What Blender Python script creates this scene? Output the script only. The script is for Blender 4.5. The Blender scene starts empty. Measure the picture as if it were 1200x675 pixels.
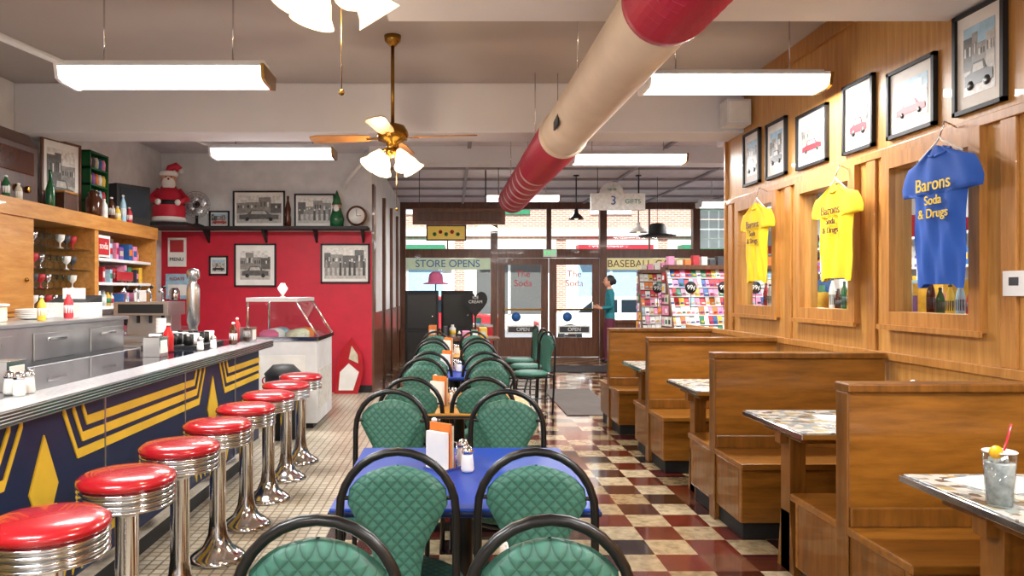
import bpy, bmesh, math, random
from mathutils import Matrix, Vector
random.seed(7)
sc=bpy.context.scene
def lin(h):
    h=h.lstrip('#'); o=[]
    for i in (0,2,4):
        v=int(h[i:i+2],16)/255
        o.append(v/12.92 if v<=.04045 else ((v+.055)/1.055)**2.4)
    return (*o,1)
# ---------------- materials
def new(name):
    m=bpy.data.materials.new(name); m.use_nodes=True
    nt=m.node_tree; return m,nt,nt.nodes['Principled BSDF']
def coords(nt,scale=(1,1,1),loc=(0,0,0),rot=(0,0,0)):
    t=nt.nodes.new('ShaderNodeTexCoord'); mp=nt.nodes.new('ShaderNodeMapping')
    mp.inputs['Scale'].default_value=scale; mp.inputs['Location'].default_value=loc; mp.inputs['Rotation'].default_value=rot
    nt.links.new(t.outputs['Object'],mp.inputs['Vector']); return mp.outputs['Vector']
def ramp(nt,fac,stops,const=False):
    r=nt.nodes.new('ShaderNodeValToRGB'); e=r.color_ramp.elements
    if const: r.color_ramp.interpolation='CONSTANT'
    while len(e)<len(stops): e.new(.5)
    for i,(p,c) in enumerate(stops): e[i].position=p; e[i].color=c
    nt.links.new(fac,r.inputs['Fac']); return r.outputs['Color']
def mat(name,col,rough=.5,metal=0,emit=0,var=.08,scale=6,bump=0,coat=0,spec=.5):
    m,nt,b=new(name); c=lin(col)
    n=nt.nodes.new('ShaderNodeTexNoise'); n.inputs['Scale'].default_value=scale; n.inputs['Detail'].default_value=3
    nt.links.new(coords(nt),n.inputs['Vector'])
    lo=tuple(x*(1-var) for x in c[:3])+(1,); hi=tuple(min(1,x*(1+var)) for x in c[:3])+(1,)
    col_o=ramp(nt,n.outputs['Fac'],[(.3,lo),(.7,hi)])
    nt.links.new(col_o,b.inputs['Base Color'])
    b.inputs['Roughness'].default_value=rough; b.inputs['Metallic'].default_value=metal
    b.inputs['Coat Weight'].default_value=coat; b.inputs['Specular IOR Level'].default_value=spec
    if emit:
        b.inputs['Emission Color'].default_value=c; b.inputs['Emission Strength'].default_value=emit
    if bump:
        bp=nt.nodes.new('ShaderNodeBump'); bp.inputs['Strength'].default_value=bump; bp.inputs['Distance'].default_value=.01
        nt.links.new(n.outputs['Fac'],bp.inputs['Height']); nt.links.new(bp.outputs['Normal'],b.inputs['Normal'])
    return m
def wood(name,c1,c2,scale=(9,9,.8),rough=.4,coat=.2):
    m,nt,b=new(name)
    n=nt.nodes.new('ShaderNodeTexNoise'); n.inputs['Scale'].default_value=3; n.inputs['Detail'].default_value=8; n.inputs['Roughness'].default_value=.65
    nt.links.new(coords(nt,scale),n.inputs['Vector'])
    col=ramp(nt,n.outputs['Fac'],[(.3,lin(c1)),(.68,lin(c2))])
    nt.links.new(col,b.inputs['Base Color']); b.inputs['Roughness'].default_value=rough; b.inputs['Coat Weight'].default_value=coat
    bp=nt.nodes.new('ShaderNodeBump'); bp.inputs['Strength'].default_value=.08; bp.inputs['Distance'].default_value=.01
    nt.links.new(n.outputs['Fac'],bp.inputs['Height']); nt.links.new(bp.outputs['Normal'],b.inputs['Normal'])
    return m
def glassmat(name,tint='#f4faf8',gl=.5):
    m=bpy.data.materials.new(name); m.use_nodes=True; nt=m.node_tree; nt.nodes.clear()
    o=nt.nodes.new('ShaderNodeOutputMaterial'); mx=nt.nodes.new('ShaderNodeMixShader')
    t=nt.nodes.new('ShaderNodeBsdfTransparent'); t.inputs['Color'].default_value=lin(tint)
    g=nt.nodes.new('ShaderNodeBsdfGlossy'); g.inputs['Roughness'].default_value=.03
    f=nt.nodes.new('ShaderNodeLayerWeight'); f.inputs['Blend'].default_value=.5
    p=nt.nodes.new('ShaderNodeMath'); p.operation='POWER'; p.inputs[1].default_value=4; nt.links.new(f.outputs['Facing'],p.inputs[0])
    q=nt.nodes.new('ShaderNodeMath'); q.operation='MULTIPLY_ADD'; q.inputs[1].default_value=gl; q.inputs[2].default_value=.03; nt.links.new(p.outputs[0],q.inputs[0])
    nt.links.new(q.outputs[0],mx.inputs[0]); nt.links.new(t.outputs[0],mx.inputs[1]); nt.links.new(g.outputs[0],mx.inputs[2])
    nt.links.new(mx.outputs[0],o.inputs['Surface']); return m
def checker_floor():
    m,nt,b=new('checker_tile'); s=1/.23
    v=coords(nt,(s,s,1),(.3,.2,.5))
    fl=nt.nodes.new('ShaderNodeVectorMath'); fl.operation='FLOOR'; nt.links.new(v,fl.inputs[0])
    wn=nt.nodes.new('ShaderNodeTexWhiteNoise'); nt.links.new(fl.outputs[0],wn.inputs['Vector'])
    dark=ramp(nt,wn.outputs['Value'],[(0,lin('#5a2019')),(.3,lin('#68281f')),(.55,lin('#401c17')),(.75,lin('#281917'))],True)
    light=ramp(nt,wn.outputs['Value'],[(0,lin('#b5a17e')),(.45,lin('#c4b493')),(.72,lin('#a08a66')),(.9,lin('#6a4332'))],True)
    ck=nt.nodes.new('ShaderNodeTexChecker'); ck.inputs['Scale'].default_value=1; nt.links.new(v,ck.inputs['Vector'])
    nt.links.new(dark,ck.inputs['Color1']); nt.links.new(light,ck.inputs['Color2'])
    n=nt.nodes.new('ShaderNodeTexNoise'); n.inputs['Scale'].default_value=5; n.inputs['Detail'].default_value=8
    nt.links.new(v,n.inputs['Vector'])
    mr=ramp(nt,n.outputs['Fac'],[(.35,(.6,.57,.55,1)),(.62,(1,1,1,1))])
    mx=nt.nodes.new('ShaderNodeMix'); mx.data_type='RGBA'; mx.blend_type='MULTIPLY'; mx.inputs[0].default_value=1
    nt.links.new(ck.outputs['Color'],mx.inputs[6]); nt.links.new(mr,mx.inputs[7])
    nt.links.new(mx.outputs[2],b.inputs['Base Color'])
    b.inputs['Roughness'].default_value=.13; b.inputs['Coat Weight'].default_value=.5; b.inputs['Coat Roughness'].default_value=.07
    return m
def brickmat(name,c1,c2,mortar,w,h,ms,rough=.5,offset=0,rot=(0,0,0)):
    m,nt,b=new(name); br=nt.nodes.new('ShaderNodeTexBrick'); br.offset=offset; br.squash=1
    br.inputs['Scale'].default_value=1; br.inputs['Brick Width'].default_value=w; br.inputs['Row Height'].default_value=h; br.inputs['Mortar Size'].default_value=ms
    br.inputs['Color1'].default_value=lin(c1); br.inputs['Color2'].default_value=lin(c2); br.inputs['Mortar'].default_value=lin(mortar)
    nt.links.new(coords(nt,rot=rot),br.inputs['Vector']); nt.links.new(br.outputs['Color'],b.inputs['Base Color']); b.inputs['Roughness'].default_value=rough
    return m
def quilt():
    m,nt,b=new('green_quilt'); f=[]
    for a in (1,-1):
        v=coords(nt,(1,1,1),rot=(0,math.radians(45*a),0))
        sp=nt.nodes.new('ShaderNodeSeparateXYZ'); nt.links.new(v,sp.inputs[0])
        ad=nt.nodes.new('ShaderNodeMath'); ad.operation='MULTIPLY_ADD'; ad.inputs[1].default_value=.7*a; nt.links.new(sp.outputs['Y'],ad.inputs[0]); nt.links.new(sp.outputs['X'],ad.inputs[2])
        s=nt.nodes.new('ShaderNodeMath'); s.operation='MULTIPLY'; s.inputs[1].default_value=math.pi/.025; nt.links.new(ad.outputs[0],s.inputs[0])
        q=nt.nodes.new('ShaderNodeMath'); q.operation='SINE'; nt.links.new(s.outputs[0],q.inputs[0])
        r=nt.nodes.new('ShaderNodeMath'); r.operation='ABSOLUTE'; nt.links.new(q.outputs[0],r.inputs[0]); f.append(r.outputs[0])
    mn=nt.nodes.new('ShaderNodeMath'); mn.operation='MINIMUM'; nt.links.new(f[0],mn.inputs[0]); nt.links.new(f[1],mn.inputs[1])
    col=ramp(nt,mn.outputs[0],[(0,lin('#234a40')),(.22,lin('#336455')),(1,lin('#3f7565'))])
    nt.links.new(col,b.inputs['Base Color']); b.inputs['Roughness'].default_value=.5
    bp=nt.nodes.new('ShaderNodeBump'); bp.inputs['Strength'].default_value=.35; bp.inputs['Distance'].default_value=.005
    nt.links.new(mn.outputs[0],bp.inputs['Height']); nt.links.new(bp.outputs['Normal'],b.inputs['Normal']); return m
def collage(name,stops,scale):
    m,nt,b=new(name); v=nt.nodes.new('ShaderNodeTexVoronoi'); v.distance='CHEBYCHEV'; v.inputs['Scale'].default_value=scale
    nt.links.new(coords(nt),v.inputs['Vector'])
    sp=nt.nodes.new('ShaderNodeSeparateColor'); nt.links.new(v.outputs['Color'],sp.inputs[0])
    nt.links.new(ramp(nt,sp.outputs[0],[(i/len(stops),lin(c)) for i,c in enumerate(stops)],True),b.inputs['Base Color'])
    b.inputs['Roughness'].default_value=.25; b.inputs['Coat Weight'].default_value=.3; return m
oak=wood('oak_wall','#a87434','#cd9a55',(10,10,.7))
oakd=wood('oak_trim','#96622a','#bc8442',(10,10,.9))
booth=wood('booth_wood','#6a4111','#9a6322',(1.0,8,8),.3,.4)
boothd=wood('booth_wood_trim','#5b3810','#86541e',(8,8,1.2),.3,.4)
dkwood=wood('storefront_wood','#4b2a1b','#70452c',(8,8,1))
shelfw=wood('shelf_wood','#ae702c','#d19750',(8,1,8))
radiow=wood('radio_wood','#3a2015','#59331f')
white=mat('white_paint','#dcdcdd',.6); whitew=mat('wall_white','#dadadb',.7)
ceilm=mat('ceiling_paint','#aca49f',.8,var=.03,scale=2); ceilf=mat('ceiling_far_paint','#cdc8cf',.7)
beamm=mat('beam_paint','#d8d7da',.6,var=.03,scale=2)
redw=mat('red_wall','#be1430',.55); checker=checker_floor()
mosaic=brickmat('mosaic_tile','#c9bfac','#b9ad97','#7d715e',.06,.06,.006,.35)
black=mat('black_metal','#0c0c0d',.3); blackm=mat('black_matte','#141416',.6)
green=quilt()
chrome=mat('chrome','#d8d8da',.12,1,var=.02); steel=mat('brushed_steel','#c4c6c8',.3,1,bump=.02)
redv=mat('red_vinyl','#ad1420',.25,coat=.6); blue=mat('blue_laminate','#0e3a9c',.35,spec=.3)
navy=mat('navy_panel','#0b2048',.4,spec=.3); yel=mat('yellow_paint','#e3bd2e',.5)
tan=mat('table_ochre','#c98a2a',.35,coat=.3); ctop=mat('counter_laminate','#c6c7cc',.18,var=.15,scale=60,coat=.3)
cdark=mat('counter_dark_laminate','#1a2030',.1,var=.3,scale=80,coat=.5)
brass=mat('brass','#9a7230',.25,1); beige=mat('duct_beige','#cfbda9',.55,var=.05); ductred=mat('duct_red','#a31f38',.4); ductmag=mat('duct_pale','#c9a9a6',.5)
tube=mat('lit_diffuser','#fbfcff',.5,emit=4.0); bulb=mat('frosted_shade_lit','#ffe0ae',.4,emit=2.2)
glass=glassmat('window_glass'); clear=glassmat('clear_glass','#eef4f4')
paper=mat('paper','#e9e7e2',.7)
shirtb=mat('blue_cotton','#1a4da6',.85,bump=.1); shirty=mat('yellow_cotton','#e6c01c',.85,bump=.1)
fanblade=wood('fan_blade','#8a5a28','#b27c3d',(2,2,2))
platec=collage('plate_collage',['#bdbdb8','#9aa5a3','#c9c6b8','#857e70','#b0a076','#cfcdc6','#8d979c','#6a665e'],26)
pal=[mat('goods_%d'%i,c,.5,var=.15,scale=20) for i,c in enumerate(['#d9d6d0','#b62630','#2c5f9e','#e0b63a','#2f7d55','#e08db0','#7a4fa0','#f0efe9','#3b3b40','#d97830','#9fc4d8','#c9c1a8'])]
grey=[mat('print_grey_%d'%i,c,.4,var=.25,scale=30) for i,c in enumerate(['#dcdad4','#b7b4ae','#8b8883','#5f5d5a','#33322f'])]
skin=mat('skin','#c98f74',.5); teal=mat('teal_knit','#1e6f78',.85); maroon=mat('maroon_trousers','#5a1a33',.8); hair=mat('dark_hair','#1c1412',.6)
gold=mat('gold_text','#e8c531',.5); ketch=mat('ketchup','#b3161a',.3); mustard=mat('mustard_yellow','#e0a81c',.3)
exitg=mat('exit_green','#39b26a',.4,emit=1.5); pink=mat('pink_felt','#dd6f96',.8); darkg=mat('dark_green_glass','#1d5a34',.15); brownb=mat('amber_glass','#4a2410',.15)
batten=mat('batten','#8d8790',.6)

# ---------------- builder
class B:
    def __init__(s,name): s.bm=bmesh.new(); s.mats=[]; s.name=name; s.M=Matrix.Identity(4)
    def mi(s,m):
        if m not in s.mats: s.mats.append(m)
        return s.mats.index(m)
    def raw(s,vs,fs,m,smooth=False):
        i=s.mi(m); bv=[s.bm.verts.new(s.M@Vector(v)) for v in vs]
        for f in fs:
            try:
                fc=s.bm.faces.new([bv[k] for k in f]); fc.material_index=i; fc.smooth=smooth
            except Exception: pass
    def box(s,x0,x1,y0,y1,z0,z1,m):
        s.raw([(x0,y0,z0),(x1,y0,z0),(x1,y1,z0),(x0,y1,z0),(x0,y0,z1),(x1,y0,z1),(x1,y1,z1),(x0,y1,z1)],
         [(0,3,2,1),(4,5,6,7),(0,1,5,4),(1,2,6,5),(2,3,7,6),(3,0,4,7)],m)
    def lathe(s,prof,c,m,n=20,mtx=None,smooth=True):
        vs=[];fs=[];k=len(prof)
        for j,(r,z) in enumerate(prof):
            for i in range(n):
                a=2*math.pi*i/n; v=Vector((r*math.cos(a),r*math.sin(a),z))
                if mtx: v=mtx@v
                vs.append(v+Vector(c))
        for j in range(k-1):
            for i in range(n):
                fs.append((j*n+i,j*n+(i+1)%n,(j+1)*n+(i+1)%n,(j+1)*n+i))
        fs.append(tuple(reversed(range(n)))); fs.append(tuple(range((k-1)*n,k*n)))
        s.raw(vs,fs,m,smooth)
    def cyl(s,p0,p1,r,m,r1=None,n=12):
        p0=Vector(p0);p1=Vector(p1);d=p1-p0
        q=d.to_track_quat('Z','Y').to_matrix()
        s.lathe([(r,0),(r if r1 is None else r1,d.length)],p0,m,n,q)
    def sph(s,c,r,m,n=14):
        if not hasattr(r,'__len__'): r=(r,r,r)
        vs=[];fs=[];k=n//2+1
        for j in range(k):
            t=math.pi*(j+.001)/(k-1+.002)
            for i in range(n):
                a=2*math.pi*i/n; vs.append((c[0]+r[0]*math.sin(t)*math.cos(a),c[1]+r[1]*math.sin(t)*math.sin(a),c[2]-r[2]*math.cos(t)))
        for j in range(k-1):
            for i in range(n): fs.append((j*n+i,j*n+(i+1)%n,(j+1)*n+(i+1)%n,(j+1)*n+i))
        fs.append(tuple(reversed(range(n)))); fs.append(tuple(range((k-1)*n,k*n)))
        s.raw(vs,fs,m,True)
    def tube(s,pts,r,m,n=8):
        pts=[Vector(p) for p in pts]; vs=[];fs=[]
        up=None
        for i,p in enumerate(pts):
            t=(pts[min(i+1,len(pts)-1)]-pts[max(i-1,0)]).normalized()
            if up is None: up=t.orthogonal().normalized()
            up=(up-t*up.dot(t)).normalized(); w=t.cross(up)
            for k in range(n):
                a=2*math.pi*k/n; vs.append(p+r*(up*math.cos(a)+w*math.sin(a)))
        for j in range(len(pts)-1):
            for i in range(n): fs.append((j*n+i,j*n+(i+1)%n,(j+1)*n+(i+1)%n,(j+1)*n+i))
        fs.append(tuple(reversed(range(n)))); fs.append(tuple(range((len(pts)-1)*n,len(pts)*n)))
        s.raw(vs,fs,m,True)
    def prism(s,pts,d,m,smooth=False):
        n=len(pts); d=Vector(d); vs=[Vector(p) for p in pts]+[Vector(p)+d for p in pts]
        fs=[tuple(range(n)),tuple(reversed(range(n,2*n)))]+[(i,(i+1)%n,n+(i+1)%n,n+i) for i in range(n)]
        s.raw(vs,fs,m,smooth)
    def grid(s,fn,nu,nv,m,smooth=True):
        vs=[fn(i/nu,j/nv) for j in range(nv+1) for i in range(nu+1)]
        fs=[(j*(nu+1)+i,j*(nu+1)+i+1,(j+1)*(nu+1)+i+1,(j+1)*(nu+1)+i) for j in range(nv) for i in range(nu)]
        s.raw(vs,fs,m,smooth)
    def text(s,t,size,mtx,m,ext=.002):
        c=bpy.data.curves.new('t','FONT'); c.body=t; c.size=size; c.extrude=ext; c.align_x='CENTER'; c.align_y='CENTER'
        o=bpy.data.objects.new('t',c); sc.collection.objects.link(o); bpy.context.view_layer.update()
        me=bpy.data.meshes.new_from_object(o.evaluated_get(bpy.context.evaluated_depsgraph_get()))
        s.raw([mtx@v.co for v in me.vertices],[tuple(p.vertices) for p in me.polygons],m)
        bpy.data.objects.remove(o); bpy.data.curves.remove(c)
    def done(s,bevel=0,loc=(0,0,0),rot=0,recalc=True):
        if recalc: bmesh.ops.recalc_face_normals(s.bm,faces=s.bm.faces[:])
        me=bpy.data.meshes.new(s.name); s.bm.to_mesh(me); s.bm.free()
        for m in s.mats: me.materials.append(m)
        return place(s.name,me,loc,rot,bevel)
def place(name,me,loc=(0,0,0),rot=0,bevel=0):
    o=bpy.data.objects.new(name,me); sc.collection.objects.link(o); o.location=loc; o.rotation_euler=(0,0,rot)
    if bevel:
        b=o.modifiers.new('Bevel','BEVEL'); b.width=bevel; b.segments=2; b.limit_method='ANGLE'; b.angle_limit=math.radians(40)
    return o
def dup(o,loc,rot=0):
    n=place(o.name.split('.')[0],o.data,loc,rot,0)
    for md in o.modifiers:
        b=n.modifiers.new('Bevel','BEVEL'); b.width=md.width; b.segments=2; b.limit_method='ANGLE'; b.angle_limit=md.angle_limit
    return n
def TM(loc,kind):
    if kind=='S': c=((1,0,0),(0,0,1),(0,-1,0))
    elif kind=='W': c=((0,-1,0),(0,0,1),(-1,0,0))
    elif kind=='E': c=((0,1,0),(0,0,1),(1,0,0))
    return Matrix(((c[0][0],c[1][0],c[2][0],loc[0]),(c[0][1],c[1][1],c[2][1],loc[1]),(c[0][2],c[1][2],c[2][2],loc[2]),(0,0,0,1)))
R=Matrix.Rotation(math.pi/2,3,'X')
def pframe(b,c,kind,w,h,mtw,style,fr=None):
    fr=fr or blackm; M0=b.M.copy(); b.M=M0@TM(c,kind); W2,H2=w/2,h/2
    for a in ((-W2,W2,-H2,-H2+.022),(-W2,W2,H2-.022,H2),(-W2,-W2+.022,-H2,H2),(W2-.022,W2,-H2,H2)): b.box(*a,0,.028,fr)
    b.box(-W2+.02,W2-.02,-H2+.02,H2-.02,0.001,.012,paper)
    iw,ih=W2-mtw,H2-mtw*1.25; z=.0125
    b.box(-iw,iw,-ih*.25,ih,z,z+.001,grey[0] if style!=1 else pal[10]); b.box(-iw,iw,-ih,-ih*.25,z,z+.001,grey[1])
    rr=random.Random(int(abs(c[0]*77+c[1]*131)))
    x=-iw
    while x<iw-.01:
        bw=min(iw*rr.uniform(.3,.6),iw-x); bh=rr.uniform(.3,.9)*ih
        b.box(x,x+bw,-ih*.28,bh,z+.001,z+.002,grey[rr.choice((2,2,3,3))] if style!=1 else rr.choice([grey[2],grey[3],grey[2],grey[1]]))
        k=x+bw*.15
        while k<x+bw*.8: b.box(k,k+bw*.14,bh*.2,bh*.6 if bh>0 else 0,z+.002,z+.0025,grey[rr.choice((3,4,0))]); k+=bw*.28
        x+=bw
    if style==2:
        n=max(4,int(iw/.03))
        for i in range(n):
            px=-iw*.9+1.8*iw*i/(n-1); hh=ih*rr.uniform(-.1,.15)
            b.prism([(px-.018,-ih*.8,z+.003),(px+.018,-ih*.8,z+.003),(px+.014,hh,z+.003),(px-.014,hh,z+.003)],(0,0,.001),grey[rr.choice((2,3,4))])
            b.lathe([(.011,0),(.011,.001)],(px,hh+.01,z+.003),grey[0],10)
    else:
        m=(rr.choice([pal[1],pal[1],grey[4]]) if style==1 else grey[3]); cw=iw*.88
        b.prism([(-cw,-ih*.72,z+.003),(cw,-ih*.72,z+.003),(cw,-ih*.42,z+.003),(cw*.55,-ih*.36,z+.003),(cw*.35,-ih*.08,z+.003),(-cw*.4,-ih*.08,z+.003),(-cw*.6,-ih*.36,z+.003),(-cw,-ih*.42,z+.003)],(0,0,.001),m)
        for sx in (-.6,.6): b.lathe([(ih*.14,0),(ih*.14,.001)],(sx*cw,-ih*.72,z+.0035),grey[4],12)
        b.prism([(-cw*.42,-ih*.36,z+.0045),(cw*.42,-ih*.36,z+.0045),(cw*.3,-ih*.14,z+.0045),(-cw*.36,-ih*.14,z+.0045)],(0,0,.0005),grey[1])
    b.M=M0

H=3.33; YF=15.6; XR=2.7; XL=-4.05; XRR=6.5; YB=-3
# ---------------- shell
b=B('floor'); b.box(-.72,XRR,YB,YF,-.1,0,checker); b.box(XL,-.72,YB,10.2,-.1,0,mosaic); b.box(-1.22,-.72,10.2,YF,-.1,0,checker); b.done()
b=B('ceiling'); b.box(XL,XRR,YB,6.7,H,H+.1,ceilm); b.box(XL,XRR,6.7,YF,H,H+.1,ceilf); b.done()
b=B('wall_left'); b.box(XL-.1,XL,YB,10.1,0,H,whitew); b.done()
b=B('wall_back_left'); b.box(XL,-1.12,10.1,10.2,0,2.24,redw); b.box(XL,-1.12,10.1,10.2,2.24,H,whitew); b.done()
b=B('wall_alcove'); b.box(-1.22,-1.12,10.2,YF,0,H,whitew); b.box(-1.12,-1.09,10.1,10.35,0,2.9,dkwood); b.box(-1.12,-1.10,10.35,YF,0,1.1,dkwood)
for y in (11.6,13.0,14.4): b.box(-1.12,-1.07,y,y+.12,0,2.9,dkwood)
b.done()
b=B('wall_behind_camera'); b.box(XL,XRR,YB-.1,YB,0,H,whitew); b.done()
b=B('wall_far_right'); b.box(XRR,XRR+.1,YB,YF,0,H,whitew); b.done()
W=[(3.66,4.5),(4.80,5.64),(5.97,6.84)]
b=B('wall_right')
zb,zt=1.28,2.15
b.box(XR,XR+.1,YB,7.1,0,zb,oak); b.box(XR,XR+.1,YB,7.1,zt,H,oak)
ys=[YB]+[v for w in W for v in (w[0]+.08,w[1]-.08)]+[7.1]
for i in range(0,len(ys),2): b.box(XR,XR+.1,ys[i],ys[i+1],zb,zt,oak)
b.box(XR,XR+.1,7.1,8.3,0,1.0,oak)
b.done()
b=B('trim_wood_wall')
b.box(XR-.03,XR,YB,8.3,.98,1.03,oakd)
b.box(XR-.025,XR,YB,7.1,2.24,2.29,oakd); b.box(XR-.03,XR,YB,6.7,3.2,3.33,oakd); b.box(XR-.03,XR+.12,7.1,7.13,1.03,2.87,oakd)
for y in (4.65,5.80,7.0,3.5,2.3): b.box(XR-.02,XR,y-.05,y+.05,1.03,2.24,oakd)
b.done(.004)
for i,(a,c) in enumerate(W):
    b=B('window_%d'%(i+1))
    b.box(XR-.04,XR,a,c,1.19,1.28,oakd); b.box(XR-.04,XR,a,c,2.15,2.24,oakd)
    b.box(XR-.04,XR,a,a+.08,1.28,2.15,oakd); b.box(XR-.04,XR,c-.08,c,1.28,2.15,oakd)
    b.box(XR-.06,XR-.04,a-.02,c+.02,1.17,1.20,oakd)
    b.raw([(XR+.05,a+.08,1.28),(XR+.05,c-.08,1.28),(XR+.05,c-.08,2.15),(XR+.05,a+.08,2.15)],[(0,1,2,3)],clear)
    b.box(XR+.1,XR+.3,a,c,1.18,1.25,oakd)
    b.done()
b=B('trim_beam'); b.box(XL,2.7,6.7,7.1,2.87,H,beamm); b.box(2.7,XRR,7.1,7.4,2.87,H,beamm); b.done(.01)
b=B('trim_beam_near'); b.box(-.35,2.7,3.6,3.95,2.87,H,beamm); b.done(.01)
b=B('trim_ceiling_battens')
for y in (7.9,9,10.1,11.2,12.3,13.4,14.5): b.box(-1.1,XRR,y,y+.05,3.29,H,batten)
for x in (.2,1.5,2.8,4.1,5.4): b.box(x,x+.05,7.4,YF,3.295,H,batten)
b.box(-1.1,XRR,9.6,9.9,3.1,H,beamm)
b.done()
b=B('baseboard_back_left'); b.box(-1.5,-1.12,10.08,10.1,0,.1,blackm); b.done()
# storefront
b=B('wall_front')
b.box(-1.22,XRR,YF,YF+.15,3.18,H,dkwood); b.box(-1.22,XRR,YF-.03,YF+.12,2.13,2.32,dkwood)
for x0,x1,z0 in ((-1.12,-1.0,0),(.826,.973,0),(3.17,3.32,0),(5.17,5.32,0),(6.4,6.5,0)): b.box(x0,x1,YF-.04,YF+.13,z0,3.25,dkwood)
for x0,x1,h in ((-1.0,.826,.61),(3.32,5.17,.8),(5.32,6.4,.8)): b.box(x0,x1,YF,YF+.12,0,h,dkwood); b.box(x0,x1,YF-.04,YF,h-.06,h,dkwood)
b.box(2.03,2.13,YF-.02,YF+.1,2.32,3.2,dkwood)
b.done(.005)
b=B('window_4')
for x0,x1,z0,z1 in ((-1.0,.826,.61,2.13),(3.32,5.17,.8,2.13),(5.32,6.4,.8,2.13),(-1.0,.826,2.32,3.18),(.973,3.17,2.32,3.18),(3.32,5.17,2.32,3.18)):
    b.raw([(x0,YF+.05,z0),(x1,YF+.05,z0),(x1,YF+.05,z1),(x0,YF+.05,z1)],[(0,1,2,3)],glass)
for x in (-.1,4.25): b.box(x-.015,x+.015,YF+.03,YF+.08,2.32,3.18,dkwood)
b.done()
b=B('window_5')
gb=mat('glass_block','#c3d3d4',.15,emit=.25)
for i in range(5):
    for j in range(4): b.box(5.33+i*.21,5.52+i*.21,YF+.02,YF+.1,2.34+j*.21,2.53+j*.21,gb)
b.done(.01)
for i,(x0,x1) in enumerate(((.973,2.07),(2.08,3.17))):
    b=B('door_%d'%(i+1))
    y0,y1=YF,YF+.05; x0+=.01;x1-=.01
    b.box(x0,x0+.15,y0,y1,.01,2.12,dkwood); b.box(x1-.15,x1,y0,y1,.01,2.12,dkwood)
    b.box(x0+.15,x1-.15,y0,y1,.01,.42,dkwood); b.box(x0+.15,x1-.15,y0,y1,1.98,2.12,dkwood)
    b.raw([(x0+.15,y0+.025,.42),(x1-.15,y0+.025,.42),(x1-.15,y0+.025,1.98),(x0+.15,y0+.025,1.98)],[(0,1,2,3)],glass)
    b.box(x0+.19,x1-.19,y0+.005,y0+.018,.5,.68,pal[7]); b.box(x0+.22,x1-.22,y0+.002,y0+.005,.53,.65,pal[8]); b.text('OPEN',.11,TM(((x0+x1)/2,y0,.59),'S'),paper)
    b.text('The',.2,TM(((x0+x1)/2,y0+.01,1.78),'S'),pal[1]); b.text('Soda',.2,TM(((x0+x1)/2,y0+.01,1.58),'S'),pal[1])
    b.box(x0+.13,x1-.13,y0-.06,y0-.03,1.0,1.04,brass); b.box(x0+.16,x0+.18,y0-.04,y0,1.0,1.04,brass); b.box(x1-.18,x1-.16,y0-.04,y0,1.0,1.04,brass)
    b.lathe([(.1,0),(.1,.005)],((x0+x1)/2-.15,y0+.012,.86),pal[2],20,R)
    b.done()
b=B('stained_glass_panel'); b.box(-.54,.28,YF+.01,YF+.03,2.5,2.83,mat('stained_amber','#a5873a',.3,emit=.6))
for k in range(5): b.lathe([(.045,0),(.045,.01)],(-.38+k*.125,YF,2.66+(.03 if k%2 else -.02)),pal[1] if k%2 else pal[4],6,R)
for z in (2.5,2.81): b.box(-.56,.3,YF-.01,YF+.03,z,z+.03,dkwood)
for x in (-.56,.27): b.box(x,x+.03,YF-.01,YF+.03,2.5,2.84,dkwood)
b.done()
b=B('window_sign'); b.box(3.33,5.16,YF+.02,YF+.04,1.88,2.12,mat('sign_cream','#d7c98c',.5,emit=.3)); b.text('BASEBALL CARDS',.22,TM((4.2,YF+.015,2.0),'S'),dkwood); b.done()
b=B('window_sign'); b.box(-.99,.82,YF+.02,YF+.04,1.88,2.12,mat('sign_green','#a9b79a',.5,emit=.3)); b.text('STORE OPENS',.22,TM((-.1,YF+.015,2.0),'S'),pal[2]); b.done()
b=B('exit_sign'); b.box(1.95,2.24,YF-.06,YF-.03,2.15,2.31,paper); b.text('EXIT',.13,TM((2.095,YF-.065,2.23),'S'),exitg); b.done()

# ---------------- outside
b=B('street'); b.box(-30,40,19,30,-.25,-.15,mat('asphalt','#9a9a9e',.9)); b.done()
b=B('sidewalk'); b.box(-30,40,YF+.16,19,-.25,-.02,mat('pavement','#c2beb6',.9)); b.done()
brick=brickmat('brick','#c98b72','#b97660','#d9cabb',.25,.08,.012,.9,.5,(math.pi/2,0,0))
stucco=mat('stucco','#e2d6c8',.8)
b=B('brick_building'); b.box(-22,26,30.01,31,-.15,9,brick)
for i in range(11):
    x=-20+i*4.2
    b.box(x-.5,x+3.3,29.96,30.01,-.15,3.6,stucco)
    b.box(x,x+2.8,29.93,29.96,.5,2.7,grey[3] if i%2 else pal[10]); b.box(x-.1,x+2.9,29.2,29.96,2.9,3.3,[pal[1],pal[4],pal[7]][i%3]); b.box(x+.5,x+2.2,29.93,30,4.6,6.6,pal[4] if i%2 else pal[7]); b.box(x+1.3,x+1.4,29.9,29.93,.5,2.7,pal[7])
b.box(-22,26,29.8,30,3.7,4.0,pal[7]); b.done()
carg=mat('car_glass','#28323a',.1)
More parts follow.
